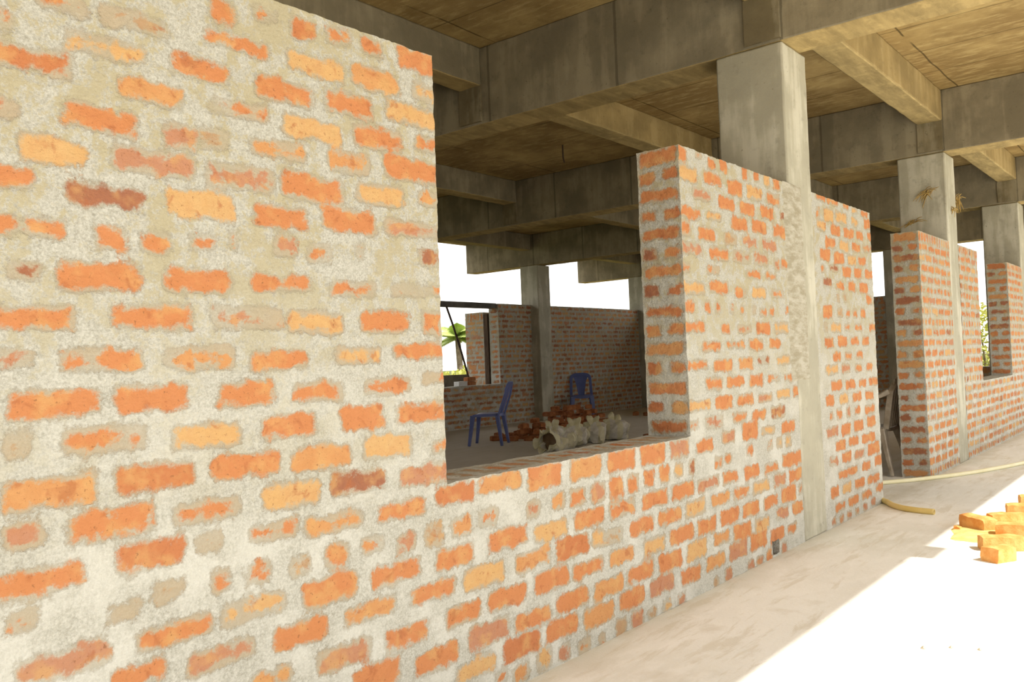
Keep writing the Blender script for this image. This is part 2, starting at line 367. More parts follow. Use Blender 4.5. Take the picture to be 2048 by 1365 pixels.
# measured bricks of the veranda wall (mm: x0, x1, mid height, height, kind and exposure)
BR = '''755,865,1951,22,o60;630,719,1883,32,o70;898,1067,1958,42,g30;629,835,1810,49,d80;820,1005,1878,41,y70;1059,1228,1886,51,o80;932,1095,1801,48,m80;626,720,1694,26,p40;806,982,1709,57,o85;1041,1132,1707,62,p70;1138,1223,1714,51,g50;718,860,1620,55,y95;918,1123,1630,54,p70;623,749,1550,42,o90;815,996,1535,49,r90;1042,1231,1543,63,y95;621,815,1451,40,o80;869,948,1440,54,o80;981,1058,1441,54,o70;1101,1179,1453,37,o60;1211,1236,1464,26,o50;689,754,1355,29,r70;792,982,1351,62,o90;1037,1221,1356,56,o80;617,827,1257,45,o80;901,1105,1263,53,o85;1176,1246,2053,59,o95;1304,1383,2079,34,o50;1415,1505,2075,61,d85;1539,1631,2088,41,o50;1670,1756,2091,54,o85;1819,1965,2096,65,o95;1160,1347,1978,40,o80;1403,1608,1981,58,y90;1626,1826,1994,62,m80;1874,1964,1999,57,y60;1297,1492,1885,59,o80;1527,1709,1895,67,o75;1759,1965,1917,68,y80;1161,1337,1805,39,o60;1384,1586,1796,57,y85;1623,1823,1816,65,o75;1877,1966,1832,49,o80;1277,1460,1721,41,m70;1533,1691,1723,59,m60;1751,1968,1740,68,o90;1149,1347,1629,62,p60;1374,1584,1633,74,o75;1630,1825,1642,57,y60;1885,1965,1658,40,m40;1282,1466,1541,58,o90;1500,1708,1553,66,o85;1743,1967,1552,47,p70;1341,1416,1460,54,p40;1449,1536,1454,56,o60;1622,1661,1464,44,o40;1881,1959,1465,56,r70;1272,1463,1360,40,o80;1527,1694,1354,44,o60;1754,1960,1362,35,o50;1151,1361,1267,52,p50;1380,1572,1254,56,y70;1632,1833,1259,60,o80;1882,1960,1263,72,o60;616,743,1172,31,p50;790,982,1163,47,o70;1027,1217,1167,49,m50;685,876,1073,56,o85;907,1088,1074,61,o90;674,734,990,51,g50;794,989,988,56,o60;1044,1229,973,58,y75;674,866,886,63,m75;902,1099,889,58,d90;677,754,800,51,p60;797,995,796,61,o75;1038,1226,792,48,o60;900,1070,711,63,d90;1100,1167,712,42,p40;606,837,703,52,o85;1130,1188,611,52,o70;985,1068,618,52,g45;880,960,595,50,g35;674,736,631,41,o60;943,1133,517,52,o75;690,884,523,52,p85;1066,1257,429,48,p70;887,1013,445,50,o80;1261,1445,1154,50,o85;1536,1709,1163,44,y70;1760,1961,1169,47,o85;1159,1337,1068,61,o80;1389,1568,1065,52,o70;1637,1828,1067,45,o50;1877,1961,1087,32,o50;1285,1468,978,57,o80;1546,1711,981,72,o90;1761,1960,978,58,o85;1139,1346,887,57,o90;1378,1583,884,62,m90;1625,1824,889,67,y70;1910,1964,867,39,o80;1508,1712,798,57,r85;1767,1968,785,58,p80;1285,1473,791,60,y85;1238,1387,708,45,o60;1420,1625,694,48,m70;1669,1873,692,56,o85;1224,1305,609,57,o65;1363,1436,597,53,g50;1475,1566,605,62,o80;1612,1699,606,43,o40;1743,1830,592,56,p60;1858,1946,589,66,g50;1400,1599,515,75,o85;1641,1843,510,59,o75;1909,2090,507,63,o85;1541,1729,420,50,m75;1786,1995,418,57,o80;1159,1352,523,53,y50;1299,1484,420,59,o85;1438,1632,319,62,p75;1686,1865,315,63,o80;1796,2001,205,69,o85;1560,1740,230,78,o85;1233,1365,331,44,m70;1914,2102,707,64,d90;2117,2345,713,58,m90;2379,2589,702,87,o90;2642,2861,703,85,m85;2898,3120,703,82,o95;3154,3376,701,86,o95;3413,3602,700,82,p70;3661,3848,689,67,o80;3938,4098,709,60,p70;4184,4384,716,94,o90;4423,4612,699,44,y50;4698,4906,692,68,o80;1886,1949,600,62,g40;1977,2086,597,64,m70;2106,2213,605,60,o50;2367,2459,595,57,p50;2521,2602,600,59,m60;2635,2740,597,68,o70;2769,2889,594,71,p60;2904,3017,594,89,o80;3041,3136,593,75,o70;3178,3271,601,68,o80;3306,3404,604,79,o80;3450,3534,599,54,y60;3583,3642,603,74,r60;3850,3937,594,58,o60;3972,4052,598,50,o80;4222,4309,615,62,o80;4493,4575,615,54,o60;4617,4703,614,56,y60;4747,4835,615,68,y70;4866,5021,610,81,o80;2157,2372,516,68,o85;2407,2614,500,58,y85;2654,2867,503,69,o90;2897,3104,502,65,o70;3154,3377,505,69,o85;3414,3633,503,72,o80;3664,3895,504,57,p70;3929,4112,502,60,o80;4185,4373,500,73,o85;4439,4631,491,54,o60;4690,4992,504,80,o85;2033,2239,414,72,y85;2300,2501,416,63,m75;2534,2748,415,82,d90;2776,2868,413,62,y60;2868,2994,404,56,g50;3050,3254,407,67,o85;3290,3498,408,62,o80;3537,3746,409,74,y60;3800,4009,411,58,m80;4044,4236,409,61,o70;4275,4495,407,63,y60;4552,4736,408,77,p70;4782,4980,409,69,o90;1939,2114,317,63,o85;2146,2360,317,67,o85;2396,2608,321,79,o90;2635,2853,314,61,o85;2884,3080,311,64,m85;3155,3342,308,68,y70;3379,3604,308,72,o95;3646,3842,305,75,o85;3888,4104,312,79,o95;4141,4352,308,72,o85;4405,4609,308,64,o80;4653,4874,313,90,o90;4906,4978,316,58,o60;2041,2254,221,78,p80;2276,2488,207,63,o85;2521,2733,216,66,o90;2769,2986,208,70,m85;3012,3238,216,74,o75;3274,3489,212,78,o90;3529,3737,210,82,y85;3803,3989,220,58,m80;4025,4239,213,80,o90;4291,4485,203,73,y60;4572,4757,220,66,p70;4803,4971,217,68,o85;2218,2423,131,82,d90;2455,2654,132,72,o95;2694,2911,116,77,m85;2944,3154,124,73,o95;3190,3407,126,77,p85;3463,3666,110,72,o80;3720,3922,120,66,m85;3970,4180,127,79,p95;4220,4437,129,83,o95;4477,4671,114,76,o95;4716,4864,112,56,o70;1980,2169,123,64,y75;2261,2354,39,61,m70;2395,2490,46,77,y60;2515,2602,40,58,p70;2648,2740,25,60,m50;2789,2839,15,54,o40;2913,2995,19,87,g70;3035,3130,18,81,p80;3164,3248,21,50,g50;3292,3371,26,60,y70;3426,3510,16,62,p70;3783,3847,20,57,g50;3904,3993,30,68,p80;4171,4256,22,51,p80;4282,4372,17,52,p70;4413,4493,24,63,o90;4619,4704,22,66,p70;2172,2234,59,40,o70;3607,3694,2091,72,o90;3786,3863,2112,30,o50;3925,4007,2098,61,o80;4057,4142,2101,70,o90;4320,4395,2097,73,o80;4473,4551,2107,58,o80;4611,4693,2107,68,y70;4734,4843,2105,70,o80;4863,5008,2103,62,o90;3614,3806,2004,72,y80;3869,4066,2014,53,o90;4132,4322,2005,79,o90;4366,4581,2012,74,y70;4640,4831,2008,69,o60;4920,4988,2018,62,o80;3746,3941,1918,52,p70;4020,4211,1908,62,o90;4281,4471,1907,65,o90;4549,4735,1921,76,o80;4820,4954,1924,35,r80;3610,3820,1816,57,o70;3883,4047,1826,36,y80;4165,4365,1816,71,o90;4422,4621,1827,66,o95;4702,4898,1828,78,o80;4942,5001,1827,44,o80;3618,3706,1737,71,o60;3789,3970,1725,66,o90;4069,4227,1723,62,g50;4281,4490,1732,65,p50;4548,4755,1730,67,p70;4842,5023,1740,70,y70;3624,3834,1640,57,p60;3896,4113,1636,60,o80;4164,4384,1642,63,p50;4422,4621,1650,66,p50;4701,4787,1632,68,p50;4808,4906,1640,61,o60;3630,3689,1547,42,o70;3856,4002,1549,37,o60;4318,4510,1557,40,o70;4569,4735,1559,37,o60;4799,5026,1569,61,o80;3622,3831,1452,57,y70;3880,4095,1467,60,o80;4163,4326,1451,55,o60;4383,4578,1457,57,y80;4640,4832,1463,42,o50;3627,3716,1358,56,o80;3817,3886,1363,58,o80;3934,4000,1359,52,o60;4101,4146,1358,53,o60;4224,4279,1358,47,o70;4372,4430,1362,48,o50;4467,4566,1350,49,o60;4608,4670,1359,50,o60;4842,4978,1376,43,o70;3619,3813,1264,49,o90;3989,4091,1256,45,o80;4178,4361,1257,39,p50;4418,4617,1259,65,o90;4659,4874,1269,59,y50;4920,5012,1280,61,o80;3774,3980,1167,51,o70;4048,4259,1173,38,o80;4314,4506,1172,64,o70;4587,4745,1177,50,o80;4820,5023,1184,52,o90;3646,3827,1080,42,o80;3890,4106,1070,59,o90;4176,4360,1074,62,m70;4418,4577,1085,40,r60;4679,4874,1079,51,y70;3787,3979,982,58,o70;4029,4238,983,53,o90;4294,4484,980,63,o80;4545,4709,983,41,o70;4774,4928,979,43,o80;3643,3839,886,49,y80;3888,4087,885,66,o90;4139,4339,883,54,o80;4396,4593,879,40,p70;4657,4850,888,50,y70;4895,4987,891,60,o80;3634,3708,796,41,o60;3769,3976,795,57,p50;4078,4255,795,45,o70;4311,4503,793,47,o90;4563,4772,791,66,r70;4818,4998,799,43,o90;5428,5598,2120,48,o70;5619,5852,2118,50,o70;5939,6061,2116,41,o70;6121,6248,2106,42,y70;6313,6482,2109,44,o70;5414,5489,2018,77,o50;5556,5735,2017,79,y90;5779,6018,2025,81,y60;6096,6250,2027,63,y70;6369,6540,2040,77,o80;5414,5585,1936,67,y60;5671,5866,1930,70,o90;5923,6147,1931,72,o80;6197,6354,1940,64,o80;6436,6540,1952,66,o80;5559,5755,1835,69,o80;5827,6021,1836,71,y70;6081,6275,1844,63,o80;6326,6533,1856,54,p60;5452,5647,1749,77,o90;5712,5916,1744,80,o90;5975,6163,1748,72,y70;6207,6393,1755,64,o80;5455,5535,1653,48,o50;5617,5788,1666,39,r80;5861,6043,1657,71,o90;6104,6279,1663,73,o80;6345,6503,1672,65,o80;5470,5644,1568,67,r80;5715,5889,1560,60,o70;5967,6135,1563,72,o80;6204,6397,1566,74,o90;5720,5789,1473,59,g50;5859,5937,1478,56,g50;6350,6487,1485,64,o70;5455,5633,1377,76,o95;5717,5833,1376,59,g50;5892,5982,1375,60,o70;6044,6138,1378,62,o70;6203,6321,1382,63,o80;5457,5537,1275,66,g50;5581,5789,1275,58,y70;5848,5968,1279,50,o60;6061,6220,1280,51,o70;6386,6510,1283,54,o80;5460,5634,1181,66,d80;5702,5894,1183,69,o90;5955,6141,1186,61,o70;6212,6371,1185,63,o80;5593,5762,1083,58,o80;5838,5982,1083,50,o70;6063,6210,1087,51,o80;5447,5692,1000,57,y60;5750,5927,999,59,p70;6018,6176,996,51,o70;6261,6409,997,52,o80;5540,5752,894,67,o90;5822,6021,890,59,o90;6096,6258,891,51,o90;6325,6531,892,53,o90;5436,5592,804,65,o90;5682,5868,803,68,y80;5940,6146,800,60,o90;6230,6411,797,58,o90;5487,5556,705,47,o70;5613,5726,710,76,o60;5807,5895,705,68,p60;5975,6099,705,60,o80;6196,6429,697,58,o70;5419,5636,601,65,p70;5693,5885,597,77,o90;5947,6147,601,70,o90;6227,6429,607,72,o90;5568,5765,502,66,o90;5825,6037,506,59,o90;6101,6397,500,61,o90;5447,5609,413,55,p60;5684,5870,414,67,o90;5931,6149,407,56,p80;6216,6489,414,83,o90;5597,5975,311,57,o80;6072,6266,311,60,o90;6356,6529,320,73,o90;5436,5598,217,73,o90;5656,5840,214,66,y80;5902,6118,208,59,o90;6184,6453,203,61,o80;5513,5708,114,56,o80;5768,5977,110,58,o80;6042,6267,112,56,o80;6352,6510,120,58,o80;5432,5518,37,51,p70;5572,5662,29,52,p70;5726,5825,26,53,p70;5892,5984,30,50,p70;6061,6156,32,51,p70;6230,6338,39,53,p70'''
def measured():
    out = []
    for s in BR.split(';'):
        a, b, c, d, k = s.split(','); a, b, c, d = (float(q)/1000 for q in (a, b, c, d)); ty, e = k[0], int(k[1:])/100
        if c > SILL and abs(b-X['a']) < .045: b = X['a']+.01
        if c > SILL and abs(a-X['b']) < .03: a = X['b']-.01
        if abs(b-X['dl']) < .03: b = X['dl']+.01
        if d < .034: d = .034
        if b-a < .05: d = max(d, .045)
        out.append((a, b, c-d/2-.003, c+d/2+.003, ty, e))
    return out
ALL = measured()
rng = random.Random(7)
vs1 = spans((0, SILL, .0125), (SILL, ZT, .0125))
def sub(vs, lo, hi): return [v for v in vs if lo-1e-6 <= v <= hi+1e-6]

# ---- wall_front: big pier, window with sill, second pier up to the doorway
def wall_front_near():
    w = Wall(); x0 = -.62
    us = spans((x0, .5, .05), (.5, X['a'], .0125), (X['a'], X['b'], .0135), (X['b'], X['c1'], .0135))
    us = [u-x0 for u in us]
    br = [(a-x0, b-x0, c, d, t, e) for a, b, c, d, t, e in ALL if b < X['c1']+.02]
    br += [b for b in courses(rng, .60-x0, ZT) if b[1] < .63-x0]
    hole = (4.50-x0, 4.59-x0, .012, .085)
    w.panel((x0,0,0), (1,0,0), (0,0,1), us, vs1, br, holes=[(X['a']-x0, X['b']-x0, SILL, ZT), hole])
    # pocket of the missing brick
    hx0 = min(us, key=lambda u: abs(u-hole[0])); hx1 = min(us, key=lambda u: abs(u-hole[1]))
    w.panel((hx0+x0-.01,.11,0), (1,0,0), (0,0,1), [0, hx1-hx0+.02], [0, .1], [(0,.2,0,.1,'r',.9)])
    for s in (hx0, hx1): w.panel((s+x0,0,0), (0,1,0), (0,0,1), [0,.11], [0,.1], [(0,.2,0,.1,'r',.9)], flip=s == hx1)
    w.panel((hx0+x0,0,.092), (1,0,0), (0,1,0), [0,hx1-hx0], [0,.11], [(0,.2,0,.2,'r',.9)])
    # back, reveals, sill, tops
    ub = [u-x0 for u in spans((x0, X['a'], .05), (X['a'], X['b'], .03), (X['b'], X['c1'], .04))]; vb = spans((0, SILL, .035), (SILL, ZT, .035))
    w.panel((x0,TH,0), (1,0,0), (0,0,1), ub, vb, courses(rng, X['c1']-x0, ZT), holes=[(X['a']-x0, X['b']-x0, SILL, ZT)], flip=True)
    ys = spans((0, TH, .0125)); vr = sub(vs1, SILL, ZT)
    for x, fl in ((X['a'], False), (X['b'], True)):
        w.panel((x,0,0), (0,1,0), (0,0,1), ys, vr, courses(rng, TH, ZT-SILL, SILL, thick=True), flip=fl)
    us_ = [u for u in us if X['a']-1e-6 <= u+x0 <= X['b']+1e-6]
    sb = [(X['a']-x0+.02+i*.105, X['a']-x0+.10+i*.105, .04, TH-.03, 'pggo'[i % 4], .30+.1*((i*7) % 3)) for i in range(15)]
    w.panel((x0,0,SILL), (1,0,0), (0,1,0), us_, ys, sb)
    for a, b in ((x0, X['a']), (X['b'], X['c1'])):
        uu = [u for u in us if a-1e-6 <= u+x0 <= b+1e-6]
        w.panel((x0,0,ZT), (1,0,0), (0,1,0), uu, ys, [(a-x0+.01+i*.1, a-x0+.085+i*.1, .01, TH-.01, rng.choice('odm'), .85) for i in range(int((b-a)/.1))])
    # part right of the column
    x1 = X['c1e']-.02; L = X['dl']-x1; us2 = spans((0, L, .015))
    w.panel((x1,0,0), (1,0,0), (0,0,1), us2, vs1, [(a-x1, b-x1, c, d, t, e) for a, b, c, d, t, e in ALL if b > x1+.03])
    w.panel((x1,0,0), (0,1,0), (0,0,1), [0,.03], vs1, [], flip=True)
    w.panel((x1,TH,0), (1,0,0), (0,0,1), spans((0, L, .04)), vb, courses(rng, L, ZT), flip=True)
    w.panel((X['dl'],0,0), (0,1,0), (0,0,1), ys, vs1, courses(rng, TH, ZT, thick=True))
    w.panel((x1,0,ZT), (1,0,0), (0,1,0), us2, ys, [(i*.1+.01, i*.1+.085, .01, TH-.01, rng.choice('odm'), .85) for i in range(12)])
    return w.build('wall_front', 'large unplastered brick wall filling the left, with a window hole, up to the doorway')
wall_front_near()

# ---- wall beyond the doorway
def wall_front_far():
    w = Wall(); st = .02; r2 = random.Random(3)
    vs = spans((0, SILL, st), (SILL, ZT, st)); ys = spans((0, TH, .015))
    # (x0, x1, open window x0, x1)
    for x0, x1, win in ((X['dr'], X['c2'], None), (X['c2e'], X['c3'], (X['wl'], X['wr'])), (X['c3e'], X['c4'], None)):
        L = x1-x0; us = [0.0]
        if win: us = [u-x0 for u in spans((x0, win[0], st), (win[0], win[1], .03), (win[1], x1, st))]; holes = [(win[0]-x0, win[1]-x0, SILL, ZT)]
        else: us = spans((0, L, st if x0 < 13 else .04)); holes = []
        br = courses(r2, L, ZT, headers=(8, 14, 17))
        w.panel((x0,0,0), (1,0,0), (0,0,1), us, vs, br, holes)
        ub = us[::2] + ([us[-1]] if len(us) % 2 == 0 else [])
        if win: ub = us
        w.panel((x0,TH,0), (1,0,0), (0,0,1), ub, vs, courses(r2, L, ZT), holes, flip=True)
        tops = [(x0, x1)] if not win else [(x0, win[0]), (win[1], x1)]
        for a, b in tops:
            uu = [u for u in us if a-1e-6 <= u+x0 <= b+1e-6]
            w.panel((x0,0,ZT), (1,0,0), (0,1,0), uu, ys, [(a-x0+.01+i*.1, a-x0+.085+i*.1, .01, TH-.01, r2.choice('odm'), .85) for i in range(int((b-a)/.1))])
        if win:
            for x, fl in ((win[0], False), (win[1], True)):
                w.panel((x,0,0), (0,1,0), (0,0,1), ys, sub(vs, SILL, ZT), courses(r2, TH, ZT-SILL, SILL, thick=True), flip=fl)
            uu = [u for u in us if win[0]-1e-6 <= u+x0 <= win[1]+1e-6]
            w.panel((x0,0,SILL), (1,0,0), (0,1,0), uu, ys, [])
    w.panel((X['dr'],0,0), (0,1,0), (0,0,1), ys, vs, courses(r2, TH, ZT, thick=True), flip=True)
    return w.build('wall_front', 'brick wall running away beyond the doorway, with a second window hole')
wall_front_far()

# ---- back, side and end walls of the hall
YB0, YB1, ZB = 8.25, 8.478, 2.235
def wall_back():
    w = Wall(); r2 = random.Random(11); vs = spans((0, .75, .03), (.75, ZB, .03)); ys = [0, .07, .14, YB1-YB0]
    for x0, x1, win in ((-.62, X['c1'], (1.97, 3.62)), (X['c1e'], X['c2'], (6.3, 7.9)), (X['c2e'], X['c3'], (10.28, 11.95)), (X['c3e'], X['c4'], None)):
        L = x1-x0; holes = []
        us = spans((0, L, .03))
        if win: us = [u-x0 for u in spans((x0, win[0], .03), (win[0], win[1], .1), (win[1], x1, .03))]; holes = [(win[0]-x0, win[1]-x0, .75, ZB)]
        br = courses(r2, L, ZB, edge_top=False)
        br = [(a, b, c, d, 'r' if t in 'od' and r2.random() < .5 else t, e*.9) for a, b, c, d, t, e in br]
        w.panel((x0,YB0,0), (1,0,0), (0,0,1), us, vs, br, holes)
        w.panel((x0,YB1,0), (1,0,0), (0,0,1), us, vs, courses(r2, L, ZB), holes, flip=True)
        for a, b in ([(x0, x1)] if not win else [(x0, win[0]), (win[1], x1)]):
            uu = [u for u in us if a-1e-6 <= u+x0 <= b+1e-6]; w.panel((x0,YB0,ZB), (1,0,0), (0,1,0), uu, ys, [])
        if win:
            for x, fl in ((win[0], False), (win[1], True)):
                w.panel((x,YB0,0), (0,1,0), (0,0,1), ys, sub(vs, .75, ZB), courses(r2, YB1-YB0, ZB-.75, .75, thick=True), flip=fl)
            uu = [u for u in us if win[0]-1e-6 <= u+x0 <= win[1]+1e-6]; w.panel((x0,YB0,.75), (1,0,0), (0,1,0), uu, ys, [])
    return w.build('wall_back', 'dim brick wall at the back of the hall, behind the two blue chairs')
wall_back()
def plain_wall(name, label, o, U, L, thick, H, r2, st=.04, z0=0.0, nrm=1):
    """free standing wall panel with all faces"""
    w = Wall(); U = Vector(U); N = Vector((0,0,1)).cross(U)*thick; o = Vector(o)
    us = spans((0, L, st)); vs = spans((0, H, st)); ts = [0, thick]
    w.panel(o, U, (0,0,1), us, vs, courses(r2, L, H))
    w.panel(o+N, U, (0,0,1), us, vs, courses(r2, L, H), flip=True)
    for s, fl in ((0, True), (L, False)): w.panel(o+U*s, N.normalized(), (0,0,1), ts, vs, courses(r2, thick, H, thick=True), flip=fl)
    w.panel(o+Vector((0,0,H)), U, N.normalized(), us, ts, [])
    return w.build(name, label)
r5 = random.Random(5)
plain_wall('wall_right', 'dim brick end wall seen through the doorway under a strip of sky', (16.94, 8.05, 0), (0,-1,0), 8.05-2.85, .2, ZT, r5)
plain_wall('wall_right', 'low brick end wall under the opening beyond the second window', (16.94, 2.42, 0), (0,-1,0), 2.42-.44, .2, SILL, r5)
plain_wall('wall_left_blocker', 'unseen brick side wall added to keep the hall dark', (-.80, .44, 0), (0,1,0), YB0-.44, .2, 3.0, r5, .08)  # unseen side wall added to keep light out of the hall
plain_wall('wall_back', 'short brick return behind the jamb of the far window', (11.95, 9.08, 0), (0,-1,0), 9.08-8.62, .23, 2.10, r5)
b = MB(); b.box((-1.6, 9.88, 0), (18.2, 10.0, .93)); tag(b.build('wall_outer', M['lintel'], smooth=False), 'dark low parapet outside the far left window', 'parapet', kind='structure')  # dark mix puts the backlit shade of the parapet into its colour

# ---------------------------------------------------------------- floor, slab, ground
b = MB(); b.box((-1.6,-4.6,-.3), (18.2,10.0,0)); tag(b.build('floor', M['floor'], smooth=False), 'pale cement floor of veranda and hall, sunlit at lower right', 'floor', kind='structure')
b = MB(); b.box((-1.6,-3.03,3.6), (18.2,10.0,3.76)); tag(b.build('ceiling', M['slab'], smooth=False), 'ochre stained underside of the concrete roof slab', 'ceiling', kind='structure')
b = MB(); b.add([(-150,-150,-.32),(170,-150,-.32),(170,170,-.32),(-150,170,-.32)], [(0,1,2,3)]); tag(b.build('ground', M['ground'], smooth=False), 'dry pale earth outside the building', 'ground', kind='structure')

b = MB(); b.add([(-150,11,-.30),(19,11,-.30),(170,170,-.30),(-150,170,-.30),(19,-8,-.30),(170,-60,-.30)], [(0,1,2,3),(1,4,5,2)]); tag(b.build('ground', M['field'], smooth=False), 'dark green field added behind and beyond the building to cut bounce', 'ground', kind='structure')  # added darker ground that cuts bounced light into the hall

# ---------------------------------------------------------------- concrete frame
def rough_box(a, b_, step=.12, amp=.004, chamfer=.012):
    """box whose faces are fine grids, corners slightly eaten"""
    mb = MB(); a = Vector(a); b_ = Vector(b_); d = b_-a
    ns = [max(2, int(round(d[k]/step))) for k in range(3)]
    idx = {}
    def vert(i, j, k):
        key = (i, j, k)
        if key not in idx:
            p = Vector((a.x+d.x*i/ns[0], a.y+d.y*j/ns[1], a.z+d.z*k/ns[2]))
            n = noise.noise_vector(p*9)*.6 + noise.noise_vector(p*31)*.4
            idx[key] = len(mb.v); mb.v.append(tuple(p+n*amp))
        return idx[key]
    for ax in range(3):
        o1, o2 = (ax+1) % 3, (ax+2) % 3
        for side in (0, ns[ax]):
            for p in range(ns[o1]):
                for q in range(ns[o2]):
                    c = []
                    for dp, dq in ((0,0),(1,0),(1,1),(0,1)):
                        t = [0,0,0]; t[ax] = side; t[o1] = p+dp; t[o2] = q+dq; c.append(vert(*t))
                    mb.f.append(tuple(c if side else c[::-1]))
    return mb
COLS = [('c1', 0, 'bare concrete column rising from the near brick wall, left of the doorway'),
        ('c2', 0, 'concrete column with straw tufts, just beyond the doorway'),
        ('c3', 0, 'farthest visible veranda column, beyond the second window'),
        ('c3', 1, 'concrete column against the dark back wall, between two strips of sky'),
        ('c4', 1, 'dark corner column at the right end of the back wall'),
        ('c4', 2, 'grey column of the end wall, seen in the doorway gap'),
        ('c2', 1, 'back wall column left of the far window, hidden behind the large pier')]
bz = 2.996
for key, row, lab in COLS:
    x = X[key]; y0, y1 = ((0, .43), (8.05, 8.48), (2.42, 2.85))[row]
    o = rough_box((x, y0+(-.001 if row == 0 else 0), -.002), (x+.38, y1, bz), .07, .004).build('concrete_column', M['column'], bevel=.012)
    tag(o, lab, 'column', kind='structure')
    if key == 'c1' and row == 0:
        # rough mortar filled over the joint and upper front of this column
        us = spans((0, .30, .011)); vz = spans((.95, 2.135, .011)); mb = MB(); nu = len(us)
        for z in vz:
            for u in us:
                ed = min(u, .30-u, (z-.95)*1.2, (2.14-z)*3)
                lim = .03+.05*noise.noise(Vector((u*3, z*4, 2)))
                k = max(0, min(1, ed/.03)); n = noise.noise(Vector((u*10, 4, z*75)))*.5+noise.noise(Vector((u*40, 1, z*40)))*.4
                bare = max(0, min(1, (u-.13)/.05))*max(0, min(1, (z-1.55)/.1))
                mb.v.append((x-.09+u+.02*noise.noise(Vector((0, 7, z*9))), -.003-k*(.006+.006*n)*(1-bare)+.004*(1-k), z))
        for j in range(len(vz)-1):
            for i in range(nu-1): mb.f.append((j*nu+i, j*nu+i+1, (j+1)*nu+i+1, (j+1)*nu+i))
        t = NT('rough_fill_mortar'); n1 = t.noise(8, 5, .65, stretch=(1,1,3)); n2 = t.noise(90, 3, .7)
        t.bump(t.math('ADD', n1, n2), .01, .6)
        M['fill'] = t.done(t.mix(t.step(n1, .35, .65), (.33,.295,.21), (.48,.45,.37)), .95, .1)
        f = mb.build('mortar_fill', M['fill'], o); f['label'] = 'rough grey mortar smeared over the joint'
BX = [(-.75, 'over the far left of the hall'), (X['c1'], 'over the near column'), (X['c2'], 'over the straw tufted column'), (X['c3'], 'over the farthest veranda column'), (X['c4'], 'over the end wall')]
for x, where in BX:
    o = rough_box((x+.008, -2.74, 3.0), (x+.31, 9.9, 3.602), .15, .005).build('concrete_beam', M['beam'], bevel=.012)
    tag(o, 'deep concrete main beam crossing from veranda into the hall ' + where, 'beam', kind='structure')
    for y in (0.005, 2.405, 5.305):
        if x < 0: continue
        p = rough_box((x-.012, y, 3.02), (x+.05, y+.225, 3.30), .04, .006).build('joint_patch', M['patch'], o)
        p['label'] = 'dark rough concrete patch below a cross beam'
ROWS = [(.003, 'along the veranda wall line'), (2.40, 'nearest row inside the hall'), (5.30, 'second row inside the hall'), (8.20, 'along the back wall')]
BAYS = ['in the bay above the large pier', 'in the bay above the doorway', 'in the bay above the second window', 'in the end bay']
for k in range(4):
    xa, xb = BX[k][0]+.315, BX[k+1][0]+.008
    for y, where in ROWS:
        o = rough_box((xa, y, 3.30), (xb, y+.23, 3.602), .12, .007).build('cross_beam', M['cross'] if y < .1 or (k == 1 and y < 3) else M['beam'], bevel=.015)  # unlit inner rows take the darker beam mix, shade put into colour
        tag(o, 'short concrete cross beam ' + where + ', ' + BAYS[k], 'beam', kind='structure')

# ---------------------------------------------------------------- far window: lintel, props, blocks
b = rough_box((9.34, 8.27, 2.15), (11.93, 8.45, 2.24), .1, .003); tag(b.build('lintel', M['lintel']), 'thin dark lintel bar spanning the far window at the left', 'lintel')
b = MB(); b.box((11.93, 8.50, .75), (12.03, 8.60, 2.06)); tag(b.build('timber_post', M['wood'], bevel=.006), 'dark upright timber post against the jamb of the far window', 'post')
b = MB(); b.tube([(10.70,8.36,2.15),(10.86,8.36,1.8),(11.05,8.37,1.35),(11.22,8.38,.905)], .018, 8); tag(b.build('prop_pole', M['iron']), 'thin pole leaning under the lintel of the far window', 'pole')
def brick_mesh(seed, L=.22, Wd=.105, H=.072, amp=.006, broken=0):
    mb = rough_box((-L/2,-Wd/2,0), (L/2,Wd/2,H), .03, 0); r = random.Random(seed); out = []
    off = Vector((r.random()*50, r.random()*50, 0))
    for p in mb.v:
        p = Vector(p); q = Vector((p.x/(L/2), p.y/(Wd/2), (p.z-H/2)/(H/2)))
        k = sum(1 for c in q if abs(c) > .98); p = Vector((p.x*(1-.02*(k-1)), p.y*(1-.05*(k-1)), p.z if p.z < .001 else p.z-.006*(k-1))) if k > 1 else p
        n = noise.noise_vector((p+off)*14)*.7+noise.noise_vector((p+off)*45)*.5
        z = p.z; p = p + n*amp; p.z = max(0, p.z) if z > .001 else 0
        if broken and q.x > .4: p.x -= broken*(.5+noise.noise((p+off)*22))*.06
        out.append(tuple(p))
    mb.v = out; return mb
b = rough_box((10.88,8.30,.755), (11.10,8.42,.835), .03, .003); tag(b.build('white_block', M['white']), 'white block lying on the sill of the far window', 'block')
o = brick_mesh(2).build('brick', M['loose_red']); o.location = (11.24, 8.37, .835-.002); tag(o, 'single red brick under the foot of the leaning pole', 'brick')
o = brick_mesh(3).build('brick', M['loose_red']); o.location = (11.24, 8.37, .757); tag(o, 'lower of two bricks stacked on the far window sill', 'brick')

